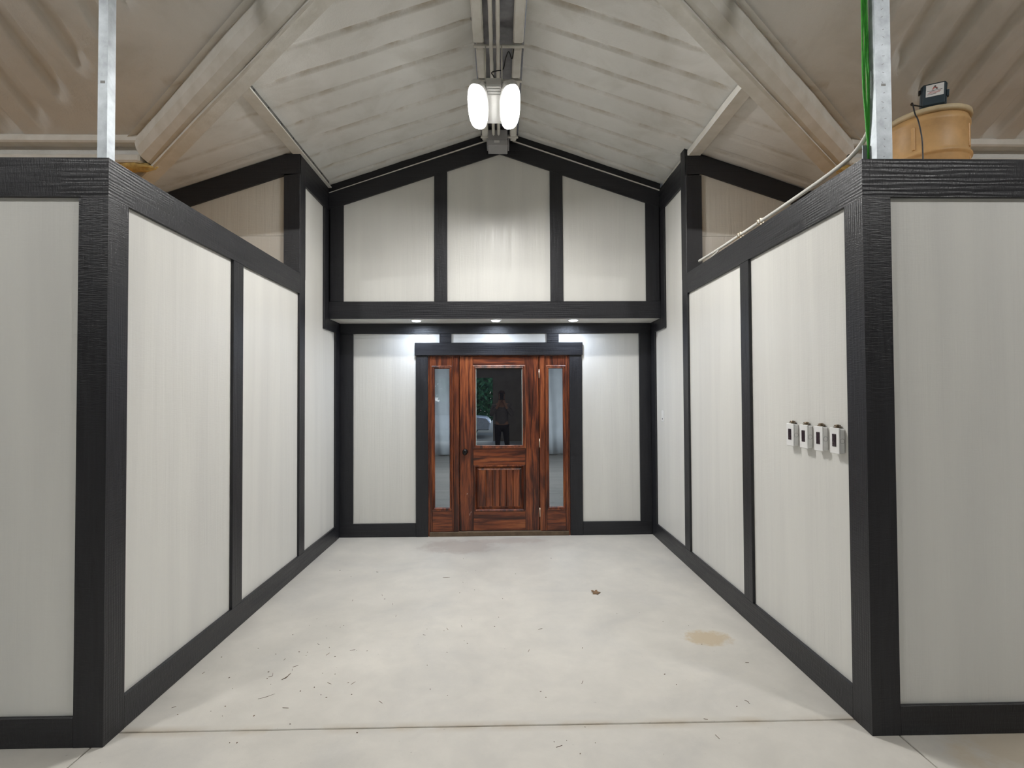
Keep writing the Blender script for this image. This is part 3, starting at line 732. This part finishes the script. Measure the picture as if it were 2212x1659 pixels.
wbx('head_jamb', -0.816, 0.774, 2.0605, 2.075, JY + .006, YB + .13, WOOD_DK, fr)
wbx('threshold', -0.816, 0.774, 0.0, 0.050, YB - .006, YB + .13, SILLM, fr); wbx('threshold_lip', -0.50, 0.46, 0.050, 0.056, YB + .004, YB + .1, SILLM, fr)
for i, (a, b) in enumerate(((-0.816, -0.542), (0.504, 0.774))):
    wn = empty('window_%d' % (i + 1), ((a + b) / 2, YB + .03, 0.05)); tag(wn, 'narrow wooden sidelight window %s of the entry door' % ('left', 'right')[i], kind='structure')
    m0, m1 = (-0.797, -0.553) if i == 0 else (0.500 + .014, 0.752)
    zz0, zz1 = 0.288, 1.952
    SY = YB + 0.014
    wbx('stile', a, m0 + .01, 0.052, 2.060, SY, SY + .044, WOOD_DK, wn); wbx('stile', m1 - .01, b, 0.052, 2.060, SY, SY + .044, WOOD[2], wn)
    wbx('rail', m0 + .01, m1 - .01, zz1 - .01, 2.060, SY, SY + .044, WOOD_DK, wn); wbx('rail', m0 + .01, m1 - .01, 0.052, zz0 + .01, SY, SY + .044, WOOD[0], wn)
    moulding('glass_moulding', m0, m1, zz0, zz1, [(0, SY + .006), (0.002, SY - .010), (0.012, SY - .014), (0.018, SY - .004), (0.028, SY - .007), (0.038, SY + .006), (0.038, SY + .03), (0, SY + .03)], WOOD[2], wn)
    box('glass_pane', m0 + .032, m1 - .032, SY + .014, SY + .019, zz0 + .032, zz1 - .032, GLASS, wn)
box('worn_patch', 0.585, 0.68, YB + .0132, YB + .0142, 0.135, 0.19, simple('worn_stain', (0.36, 0.15, 0.05), 0.5, 0, 30, 0.5), [o for o in bpy.data.objects if o.name == 'window_2'][0]) if False else None

# ------------------------------------------------------------------ the room seen through the sidelights
struct('floor_inner', -3.65, 3.65, 6.30, 14.5, -0.10, -0.001, PLANKS)
struct('wall_inner_far', -3.6, 3.6, 14.42, 14.5, 0, 2.9, ROOMW)
struct('wall_inner_left', -3.7, -3.6, 6.3, 14.5, 0, 2.9, ROOMW); struct('wall_inner_right', 3.6, 3.7, 6.3, 14.5, 0, 2.9, ROOMW)
struct('ceiling_inner', -3.7, 3.7, 6.3, 14.5, 2.9, 3.0, ROOMW); struct('baseboard_inner', -3.6, 3.6, 14.405, 14.42, 0, 0.09, ROOMW)
for nm, a, b in (('left', -3.7, -2.0), ('right', 1.9, 3.7)): struct('wall_inner_near_' + nm, a, b, 6.2, 6.3, 0, 2.9, ROOMW)
struct('wall_inner_over_door', -2.0, 1.9, 6.29, 6.33, 2.08, 2.9, ROOMW)
for nm, a, b in (('drape', -2.6, -0.9), ('drape', 0.7, 2.5)):
    bm = bmesh.new(); n = 90; rows = []
    for z in (0.03, 0.6, 1.2, 1.8, 2.4, 2.7):
        row = []
        for i in range(n + 1):
            x = a + (b - a) * i / n
            y = 14.33 + 0.05 * math.sin(x * 17 + z * .8) + 0.04 * noise.noise(Vector((x * 6, z * 1.3, a)))
            row.append(bm.verts.new((x, y, z)))
        rows.append(row)
    for A, B in zip(rows, rows[1:]):
        for i in range(n): bm.faces.new((A[i], A[i + 1], B[i + 1], B[i]))
    o = from_bm(nm, bm, DRAPEM, smooth=True); sol = o.modifiers.new('thick', 'SOLIDIFY'); sol.thickness = 0.006
    tag(o, 'pale grey drape on the far wall seen through the %s sidelight' % ('left' if a < 0 else 'right'), 'drape', 'drapes in the inner room')
area('room_glow', (0, 11.0, 2.85), (0, 11.2, 0), 2.5, 3.5, P_ROOM, (0.90, 0.95, 1.0))

# ------------------------------------------------------------------ wall mounted boxes and plate on the right wall
XPN = XR + TK
def wall_box(yn, label):
    t = empty('switch_box', (XPN, yn + .04, 1.295)); tag(t, label, 'electrical box', 'white switch boxes on the right wall')
    x0 = XPN - 0.034
    bb = box('box_body', x0 + .005, XPN, yn + .003, yn + .077, 1.302, 1.428, WHITEP, t, .004)
    cp = box('cover_plate', x0, x0 + .006, yn, yn + .080, 1.298, 1.432, WHITEP, t, .003)
    tag(box('rocker', x0 - .003, x0 + .001, yn + .024, yn + .056, 1.335, 1.400, DARKSW, cp, .002), 'dark rocker switch')
    bm = bmesh.new(); lathe_bm(bm, [(0.013, 0), (0.013, -0.0012), (0.0115, -0.0012), (0.011, 0)], (XPN - .016, yn + .0035, 1.365), 'y', 20); from_bm('knockout', bm, SENSG, bb)
    for k, z in enumerate((1.4335, 1.441)):
        bm = bmesh.new(); n = 18; rr = 0.015 if k == 0 else 0.012
        pts = [(XPN - .017 + rr * math.cos(2 * math.pi * i / n), yn + .040 + rr * 1.25 * math.sin(2 * math.pi * i / n), z + .002) for i in range(n + 1)]
        tube_bm(bm, pts, 0.003, 6); from_bm('locknut', bm, BRONZE, t, smooth=True)
    lathe('conduit_stub', [(0.009, 0), (0.009, 0.018), (0.006, 0.018)], (XPN - .017, yn + .040, 1.430), BRONZE, t, seg=14)
for yn, lb in ((3.123, 'white switch box with bronze fitting, farthest from the front corner post'), (2.980, 'white switch box with bronze fitting, second from the far end of the row'),
               (2.838, 'white switch box with bronze fitting, third from the far end of the row'), (2.697, 'white switch box with bronze fitting, right beside the front corner post')):
    wall_box(yn, lb)
t = empty('outlet_plate', (XPN, 5.78, 1.31)); tag(t, 'thin white plate with one dark hole alone on the right wall near the door', 'wall plate')
box('plate', XPN - .006, XPN, 5.735, 5.812, 1.312, 1.438, WHITEP, t, .002); tag(box('socket_hole', XPN - .0075, XPN - .005, 5.765, 5.782, 1.335, 1.352, BLACKP, t), 'black hole')

# ------------------------------------------------------------------ steel studs standing on the front walls
def stud(x0, x1, y0, y1, z0, z1, label, open_dir):
    t = empty('steel_stud', ((x0 + x1) / 2, (y0 + y1) / 2, z0)); tag(t, label, 'stud', 'galvanised studs on the front walls')
    k = .0018
    box('web', x0, x1, y0, y0 + k, z0, z1, GALV, t)
    box('flange', x1 - k, x1, y0 + k, y1, z0, z1, GALV, t); box('flange', x0, x0 + k, y0 + k, y1, z0, z1, GALV, t)
    for k2, z in enumerate((z0 + .06, z0 + .85)):
        tag(box('punched_slot', (x0 + x1) / 2 - .011, (x0 + x1) / 2 + .011, y0 - .0006, y0 + .001, z + .32, z + .332, STEEL_DK, t), 'dark punched slot')
    return t
stud(-1.907, -1.862, YF + .022, YF + .075, 2.7215, 4.33, 'galvanised steel stud standing on the left front wall corner', 1)
st = stud(1.828, 1.905, YR + .024, YR + .075, 2.7215, 4.35, 'galvanised steel stud with scuffed face standing on the right front wall', -1)
bm = bmesh.new()
for k in range(26):
    z = 2.76 + k * 0.045 + random.uniform(-.01, .01); cx = 1.866 + random.uniform(-.006, .008); a = random.uniform(-1, 1)
    q = .004 + random.random() * .004
    vs = [bm.verts.new((cx + dx * math.cos(a) - dz * math.sin(a), YR + .0233, z + dx * math.sin(a) + dz * math.cos(a))) for dx, dz in ((-q, -.0012), (q, -.0012), (q * .8, .0012), (-q * .8, .0012))]
    bm.faces.new(vs)
o = tag(from_bm('ink_mark', bm, STEEL_DK, st), kind='stuff')
tag(box('flashing_strip', 1.800, 1.836, YR + .085, YR + .088, 2.7215, 2.84, GALV, None), 'bent bare metal strip at the foot of the right stud', 'flashing')

# white conduit bending down the stud and along the wall top
pts = smooth_path([(1.838, 2.578, 4.33), (1.838, 2.578, 3.6), (1.842, 2.58, 3.2), (1.845, 2.582, 3.02), (1.838, 2.60, 2.92), (1.815, 2.66, 2.845), (1.80, 2.78, 2.812), (1.80, 3.1, 2.802), (1.80, 3.8, 2.80), (1.80, 4.35, 2.803), (1.80, 4.78, 2.812)], 10)
cd = tag(tube('conduit', pts, 0.012, WHITEC, seg=10), 'white conduit bending from the right stud along the top of the right wall', 'conduit')
for yy, zz in ((3.62, 2.801), (3.93, 2.801)):
    for d in (0, .035): box('clip', 1.786, 1.814, yy + d, yy + d + .012, zz - .016, zz + .016, NICKEL, cd)
for d, yy in ((0, 2.70), ): lathe('band', [(0.0135, 0), (0.0135, .006), (0.0125, .006)], (1.808, 2.705, 2.832), BLACKP, cd, 'y', 14)
tag(tube('conduit_tail', smooth_path([(1.80, 4.35, 2.79), (1.79, 4.45, 2.77), (1.785, 4.62, 2.742), (1.80, 4.70, 2.737)]), 0.006, WHITEC, cd, 8), 'thin white tail')
tag(prism('plywood_offcut', [(3.86, 2.738), (4.16, 2.738), (4.14, 2.772), (3.98, 2.775)], 1.80, 1.812, 'x', OSB), 'small orange plywood offcut lying on the right wall top', 'offcut')
tag(box('backing_strip', 1.82, 1.832, 3.0, 4.86, 2.722, 2.772, PANEL_DULL), 'dull cream backing strip on the right wall top under the conduit', 'strip')
# bundle of green cables
for k in range(9):
    x0 = 1.797 + 0.0062 * k; ph = k * 1.7
    ctr = [(x0 + .004 * math.sin(ph), 2.575 + .004 * math.cos(ph), 4.33), (1.798 + .0062 * k + .007 * math.sin(ph), 2.578, 3.85), (1.799 + .0058 * k + .010 * math.sin(ph * 2), 2.580, 3.5),
           (1.800 + .0055 * k + .008 * math.sin(ph * 3), 2.58, 3.15), (1.812 + .0032 * k, 2.584, 2.95), (1.824 + .0012 * k, 2.59 + .002 * (k % 3), 2.83), (1.826 + .0009 * k, 2.60, 2.725)]
    tag(tube('cable', smooth_path(ctr, 7), 0.0042, GREEN, seg=6), 'thin green cable in the bundle beside the right stud, ' + ('the leftmost strand', 'second strand from the left', 'third strand from the left', 'fourth strand from the left', 'the middle strand', 'fourth strand from the right', 'third strand from the right', 'second strand from the right', 'the strand nearest the stud')[k], 'cable', 'bundle of green cables')
tag(tube('cable', smooth_path([(1.868, 2.59, 4.33), (1.862, 2.592, 3.4), (1.860, 2.592, 3.0), (1.848, 2.60, 2.86), (1.820, 2.62, 2.745)], 8), 0.005, BLACKP, seg=6), 'black cable hanging behind the white conduit at the right stud', 'cable')
tag(tube('cable', smooth_path([(1.852, 2.594, 4.33), (1.853, 2.594, 3.4), (1.854, 2.594, 3.05), (1.850, 2.60, 2.93), (1.838, 2.61, 2.83), (1.832, 2.62, 2.725)], 8), 0.0045, WHITEP, seg=6), 'white cable hanging beside the black one at the right stud', 'cable')

# ------------------------------------------------------------------ drum with timer box behind the right front wall
DC = Vector((2.845, 3.475, 2.70)); RD = 0.226
t = empty('drum', DC); tag(t, 'tan plastic drum with ribbed side standing behind the right front wall', 'drum')
prof = [(RD - .02, 0.0), (RD - .004, .012), (RD - .004, .41), (RD, .420), (RD + .007, .428), (RD + .007, .440), (RD, .448), (RD - .004, .458), (RD - .004, .620), (RD + .002, .632), (RD + .002, .652), (RD - .006, .662), (RD - .006, .686)]
db = lathe('drum_body', prof, DC, TANM, t, seg=64)
lathe('lid', [(RD - .004, .680), (RD + .008, .684), (RD + .012, .694), (RD + .010, .713), (RD - .01, .720), (0.02, .718)], DC, LIDM, t, seg=64)
for k in range(4):
    a = 2 * math.pi * k / 4 - R(57); d = Vector((math.cos(a), math.sin(a), 0)); s = Vector((-d.y, d.x, 0))
    for z0, z1 in ((.465, .612), (.20, .400)):
        bm = bmesh.new()
        bbox(bm, -.004, .006, -.010, .010, z0, z1, .003)
        for v_ in bm.verts: v_.co = DC + d * (RD - .004 + v_.co.x) + s * v_.co.y + Vector((0, 0, v_.co.z))
        from_bm('side_rib', bm, TANM, db)
lathe('bung', [(0.028, 0), (0.028, .018), (0.020, .028), (0.016, .045)], DC + Vector((.055, -.10, .718)), LIDM, t, seg=18)
# timer box
TB = Vector((2.765, 3.325, 3.421))
t = empty('timer_box', TB); tag(t, 'dark slate-blue plastic box with a white label standing on the drum', 'box')
def tb(name, u0, u1, v0, v1, w0, w1, m, bev=0.0, rot=R(-4), par=None):
    bm = bmesh.new(); bbox(bm, u0, u1, v0, v1, w0, w1, bev)
    for v_ in bm.verts:
        x, y, z = v_.co; x, z = x * math.cos(rot) + z * math.sin(rot), -x * math.sin(rot) + z * math.cos(rot); x, y = x * .81 + y * .586, -x * .586 + y * .81; v_.co = TB + Vector((x, y, z))
    return from_bm(name, bm, m, par or t)
tb('case', -.068, .068, -.035, .045, 0, .150, TEALM, .012, R(3)); tb('front_cover', -.060, .062, -.046, -.034, .006, .145, TEALM, .008, R(3))
tb('latch', .064, .078, -.03, .0, .055, .095, TEALM, .002, R(3)); tb('hinge_lug', -.078, -.064, -.03, .0, .10, .125, BLACKP, .002, R(3))
lab = tag(tb('label', -.040, .050, -.0475, -.0455, .062, .136, WHITEP, 0, R(3)), 'white warning label with a small red and black mark')
REDM = simple('label_red', (0.45, 0.06, 0.05), 0.6)
for (u0, u1, w0, w1, m) in ((-.004, .003, .120, .128, REDM), (.001, .010, .126, .134, BLACKP), (.006, .016, .118, .124, REDM), (-.010, .000, .113, .118, REDM), (.010, .020, .112, .117, BLACKP), (.002, .008, .117, .120, BLACKP)):
    tb('label_mark', u0, u1, -.0483, -.0474, w0 - .008, w1 - .008, m, 0, R(3), lab)
for (u0, u1, w0, m) in ((-.034, .042, .104, BLACKP), (-.022, .036, .096, REDM), (-.030, .030, .089, REDM), (-.034, .012, .082, BLACKP)): tb('label_print', u0, u1, -.0483, -.0474, w0 - .008, w0 - .0058, m, 0, R(3), lab)
top = DC.z + .720
tag(tube('cord', smooth_path([(2.705, 3.335, 3.440), (2.63, 3.30, top + .010), (2.60, 3.292, top + .008), (2.590, 3.268, top + .004), (2.592, 3.252, 3.35), (2.602, 3.240, 3.30), (2.612, 3.226, 3.18), (2.612, 3.22, 3.03), (2.622, 3.21, 2.9), (2.625, 3.20, 2.72)], 8), .0042, BLACKP, seg=6), 'dark cord running from the slate-blue box down the drum side', 'cord')
tag(tube('hose', smooth_path([(2.80, 3.35, top + .007), (2.84, 3.33, top + .018), (2.88, 3.34, top + .030), (2.93, 3.39, top + .007)], 6), .006, BLACKP, seg=6), 'short black hose curled on the drum lid', 'hose')

# scraps of raw foam and a dark vent at the foot of the valley beams
for s_, nm in ((-1, 'left'), (1, 'right')):
    bm = bmesh.new(); bmesh.ops.create_icosphere(bm, subdivisions=3, radius=1.0)
    for v_ in bm.verts:
        k = 1 + .35 * noise.noise(v_.co * 2.1 + Vector((s_ * 5, 0, 0)))
        v_.co = Vector((s_ * 2.80 + v_.co.x * .16 * k, 4.14 + v_.co.y * .06 * k, 3.375 + v_.co.z * .035 * k))
    tag(from_bm('foam_lump', bm, YELLW, smooth=True), 'torn yellow foam lump at the foot of the %s valley beam' % nm, 'foam', 'foam lumps')

# ------------------------------------------------------------------ litter on the floor
LEAFM = simple('dry_leaf', (0.20, 0.12, 0.06), 0.8, 0, 60, 0.4); TWIGM = simple('dry_needle', (0.11, 0.065, 0.035), 0.8, 0, 60, 0.4)
bm = bmesh.new(); c = bm.verts.new((0.762, 4.362, .008)); ring = []
for k in range(18):
    a = 2 * math.pi * k / 18; rr = .034 * (0.45 + 0.55 * abs(math.cos(a * 2.5))) * (1 + .3 * random.random())
    ring.append(bm.verts.new((0.762 + rr * math.cos(a), 4.362 + rr * 1.3 * math.sin(a), .003 + .010 * random.random())))
for k in range(18): bm.faces.new((c, ring[k], ring[(k + 1) % 18]))
o = from_bm('leaf', bm, LEAFM); o.modifiers.new('t', 'SOLIDIFY').thickness = .001
tag(o, 'crumpled dry brown leaf on the concrete right of the middle', 'leaf')
def twig(x, y, L, a, r, label):
    pts = [(x + L * (t_ - .5) * math.cos(a) + .006 * math.sin(t_ * 5), y + L * (t_ - .5) * math.sin(a), r + .001) for t_ in (0, .25, .5, .75, 1)]
    tag(tube('twig', pts, [r * .6, r, r, r * .8, r * .4], TWIGM, seg=5), label, 'twig')
twig(-1.235, 3.13, .075, 1.15, .0022, 'thick reddish twig on the slab near the left wall')
twig(-0.485, 4.771, .07, .05, .0014, 'thin dark twig lying across the middle of the slab')
twig(-1.26, 2.93, .09, .55, .0010, 'long thin needle on the slab near the front left corner')
twig(1.28, 2.80, .04, -1.1, .0014, 'short brown twig on the slab near the front right corner')
bm = bmesh.new(); rnd = random.Random(3)
spots = [(-1.3, 3.1, .5, .35, 34), (0.2, 3.3, 1.3, .7, 34), (0, 4.6, 1.5, .9, 18), (0, 2.3, 1.5, .25, 16), (-1.4, 3.5, .3, .4, 12)]
for cx, cy, sx, sy, n in spots:
    for _ in range(n):
        x, y = cx + rnd.uniform(-1, 1) * sx, cy + rnd.uniform(-1, 1) * sy; a = rnd.uniform(0, 3.14)
        L = rnd.choice((.002, .002, .003, .003, .004, .010, .016)); wd = .0009 if L > .008 else L * .6
        if abs(y - 2.642) < .02: continue
        p = [(-L, -wd), (L, -wd), (L, wd), (-L, wd)]
        lo = [bm.verts.new((x + u * math.cos(a) - v_ * math.sin(a), y + u * math.sin(a) + v_ * math.cos(a), .0004)) for u, v_ in p]
        hi = [bm.verts.new((q.co.x, q.co.y, .0018)) for q in lo]
        bm.faces.new(hi)
        for k in range(4): bm.faces.new((lo[k], lo[(k + 1) % 4], hi[(k + 1) % 4], hi[k]))
tag(from_bm('grit', bm, TWIGM), 'scattered grit and dry pine needles on the concrete', 'grit', kind='stuff')

# ------------------------------------------------------------------ the world behind the camera that the door glass reflects
SKIN = simple('skin', (0.42, 0.24, 0.17), 0.55, 0, 20, 0.06); SHIRT = simple('grey_sweatshirt', (0.16, 0.155, 0.16), 0.9, 0, 25, 0.15, bump=0.2)
LEGG = simple('black_leggings', (0.012, 0.012, 0.015), 0.8, 0, 25, 0.1); HAIR = simple('brown_hair', (0.045, 0.02, 0.01), 0.6, 0, 40, 0.3)
def skin_fig(name, verts, edges, m, parent, root=0, sub=2):
    me = bpy.data.meshes.new(name); me.from_pydata([v[:3] for v in verts], edges, []); me.update()
    me.materials.append(m); o = bpy.data.objects.new(name, me); COL.objects.link(o); o.parent = parent
    s = o.modifiers.new('skin', 'SKIN'); s.use_smooth_shade = True
    sv = me.skin_vertices[0].data
    for i, v in enumerate(verts):
        r = v[3]; sv[i].radius = r if isinstance(r, tuple) else (r, r)
        sv[i].use_root = (i == root)
    o.modifiers.new('sub', 'SUBSURF').levels = sub; o.modifiers['sub'].render_levels = sub
    return o
per = empty('person', (0.02, -0.36, 0)); tag(per, 'person in a grey sweatshirt and black leggings holding a phone up behind the camera', 'person')
# local coordinates: x right, y forward (towards the door), z up
body = [(0, 0, .92, (.15, .11)), (0, 0, 1.06, (.14, .10)), (0, 0, 1.24, (.155, .105)), (0, 0, 1.36, (.13, .085)), (0, .01, 1.44, .055), (0, .03, 1.52, .055), (0, .035, 1.60, (.078, .095)), (0, .03, 1.67, (.068, .085)),
        (-.09, 0, .84, .088), (-.10, .02, .48, .058), (-.105, 0, .10, .040), (-.11, .12, .035, .035), (.09, 0, .84, .088), (.12, .02, .48, .058), (.15, 0, .10, .040), (.16, .12, .035, .035),
        (-.18, 0, 1.36, .052), (-.25, .03, 1.12, .042), (-.10, .20, 1.34, .033), (-.045, .27, 1.50, .024), (.18, 0, 1.36, .052), (.25, .03, 1.12, .042), (.10, .20, 1.34, .033), (.045, .27, 1.50, .024)]
be = [(0, 1), (1, 2), (2, 3), (3, 4), (4, 5), (5, 6), (6, 7), (0, 8), (8, 9), (9, 10), (10, 11), (0, 12), (12, 13), (13, 14), (14, 15), (3, 16), (16, 17), (17, 18), (18, 19), (3, 20), (20, 21), (21, 22), (22, 23)]
skin_fig('body', body, be, SKIN, per)
sh = [(0, 0, .86, (.175, .130)), (0, 0, 1.06, (.160, .118)), (0, 0, 1.24, (.172, .120)), (0, 0, 1.365, (.145, .098)), (0, .005, 1.42, .066), (-.185, 0, 1.36, .066), (-.255, .03, 1.12, .055), (-.115, .185, 1.32, .045), (.185, 0, 1.36, .066), (.255, .03, 1.12, .055), (.115, .185, 1.32, .045)]
skin_fig('sweatshirt', sh, [(0, 1), (1, 2), (2, 3), (3, 4), (3, 5), (5, 6), (6, 7), (3, 8), (8, 9), (9, 10)], SHIRT, per)
lg = [(0, 0, .92, (.155, .118)), (-.09, 0, .84, .096), (-.10, .02, .48, .064), (-.105, 0, .12, .046), (.09, 0, .84, .096), (.12, .02, .48, .064), (.15, 0, .12, .046)]
skin_fig('leggings', lg, [(0, 1), (1, 2), (2, 3), (0, 4), (4, 5), (5, 6)], LEGG, per)
skin_fig('hair', [(0, -.015, 1.56, (.082, .07)), (0, -.01, 1.66, (.088, .085)), (0, .02, 1.71, (.07, .07)), (0, -.05, 1.45, (.07, .04))], [(0, 1), (1, 2), (0, 3)], HAIR, per)
for s_ in (-1, 1):
    for k in range(4):
        a = (s_ * .045, .275, 1.505 + k * .016)
        skin_fig('finger', [(*a, .0085), (s_ * .062, .296, 1.520 + k * .017, .008), (s_ * .058, .318, 1.524 + k * .017, .007), (s_ * .040, .322, 1.525 + k * .017, .006)], [(0, 1), (1, 2), (2, 3)], SKIN, per, sub=1)
    skin_fig('thumb', [(s_ * .045, .27, 1.50, .010), (s_ * .040, .288, 1.515, .009), (s_ * .026, .296, 1.535, .008)], [(0, 1), (1, 2)], SKIN, per, sub=1)
    lathe('eye', [(.004, 0), (.011, .003), (.009, .009), (.002, .011)], (s_ * .032, .112, 1.615), WHITEP, None, 'y', 10).parent = per
skin_fig('nose', [(0, .115, 1.62, .008), (0, .135, 1.588, .012), (0, .120, 1.580, .010)], [(0, 1), (1, 2)], SKIN, per, sub=1)
ph = box('phone', -0.030, 0.070, -0.048, -0.040, 1.50, 1.66, BLACKP, None, .003); tag(ph, 'black phone held up in front of the person behind the camera', 'phone')

LEAFG = simple('green_foliage', (0.09, 0.26, 0.10), 0.6, 0, 5, 0.6); BARK = simple('bark', (0.09, 0.06, 0.04), 0.9)
for i, (x, y, h_) in enumerate(((-1.2, -11.5, 4.2), (-4.5, -12.4, 4.8), (2.2, -12.4, 5.4), (-8.0, -11.8, 4.4), (-2.6, -16.0, 6.0))):
    t = empty('tree', (x, y, -.06)); tag(t, 'leafy green tree outside the barn door behind the camera, %s' % ('closest to the door', 'behind the closest one', 'tall one to the right', 'leftmost one', 'tallest one at the back')[i], 'tree', 'trees outside the barn')
    tube('trunk', [(x, y, -.06), (x + .05, y, h_ * .5), (x, y, h_ * .8)], [.12, .09, .04], BARK, t, 8)
    bm = bmesh.new(); rn = random.Random(i)
    for _ in range(3800 if i == 0 else 2400):
        th, u = rn.uniform(0, 6.28), rn.uniform(-1, 1); r = 1.5 * rn.random() ** .4; q = math.sqrt(1 - u * u)
        c = Vector((x + r * q * math.cos(th), y + r * q * math.sin(th) * .8, h_ * .52 + r * u * h_ * .31))
        a = Vector((rn.uniform(-1, 1), rn.uniform(-1, 1), rn.uniform(-1, 1))).normalized() * .16; b = a.orthogonal().normalized() * .08
        bm.faces.new([bm.verts.new(c - a), bm.verts.new(c + b), bm.verts.new(c + a), bm.verts.new(c - b)])
    tag(from_bm('foliage', bm, LEAFG, t), kind='stuff')
# pale car parked outside, seen only as a reflection
t = empty('car', (-2.4, -9.2, -.06)); tag(t, 'pale silver car parked outside the barn door behind the camera', 'car')
CARP = simple('silver_paint', (0.62, 0.66, 0.72), 0.3, 0.3)
prism('body', [(-4.6, .25), (-.45, .25), (-.40, .55), (-.55, .74), (-1.5, .82), (-4.5, .84), (-4.62, .6)], -10.0, -8.4, 'y', CARP, t, .04)
prism('cabin', [(-4.0, .83), (-1.6, .83), (-2.1, 1.35), (-3.7, 1.36)], -9.85, -8.55, 'y', simple('car_glass', (.03, .035, .04), .1), t, .05)
for x in (-1.25, -3.8):
    for y in (-9.9, -8.5): lathe('wheel', [(.30, -.1), (.31, -.05), (.31, .05), (.30, .1)], (x, y, .25), BLACKP, t, 'y', 20)

# clean helper properties
for o in bpy.data.objects:
    if '_org' in o: del o['_org']
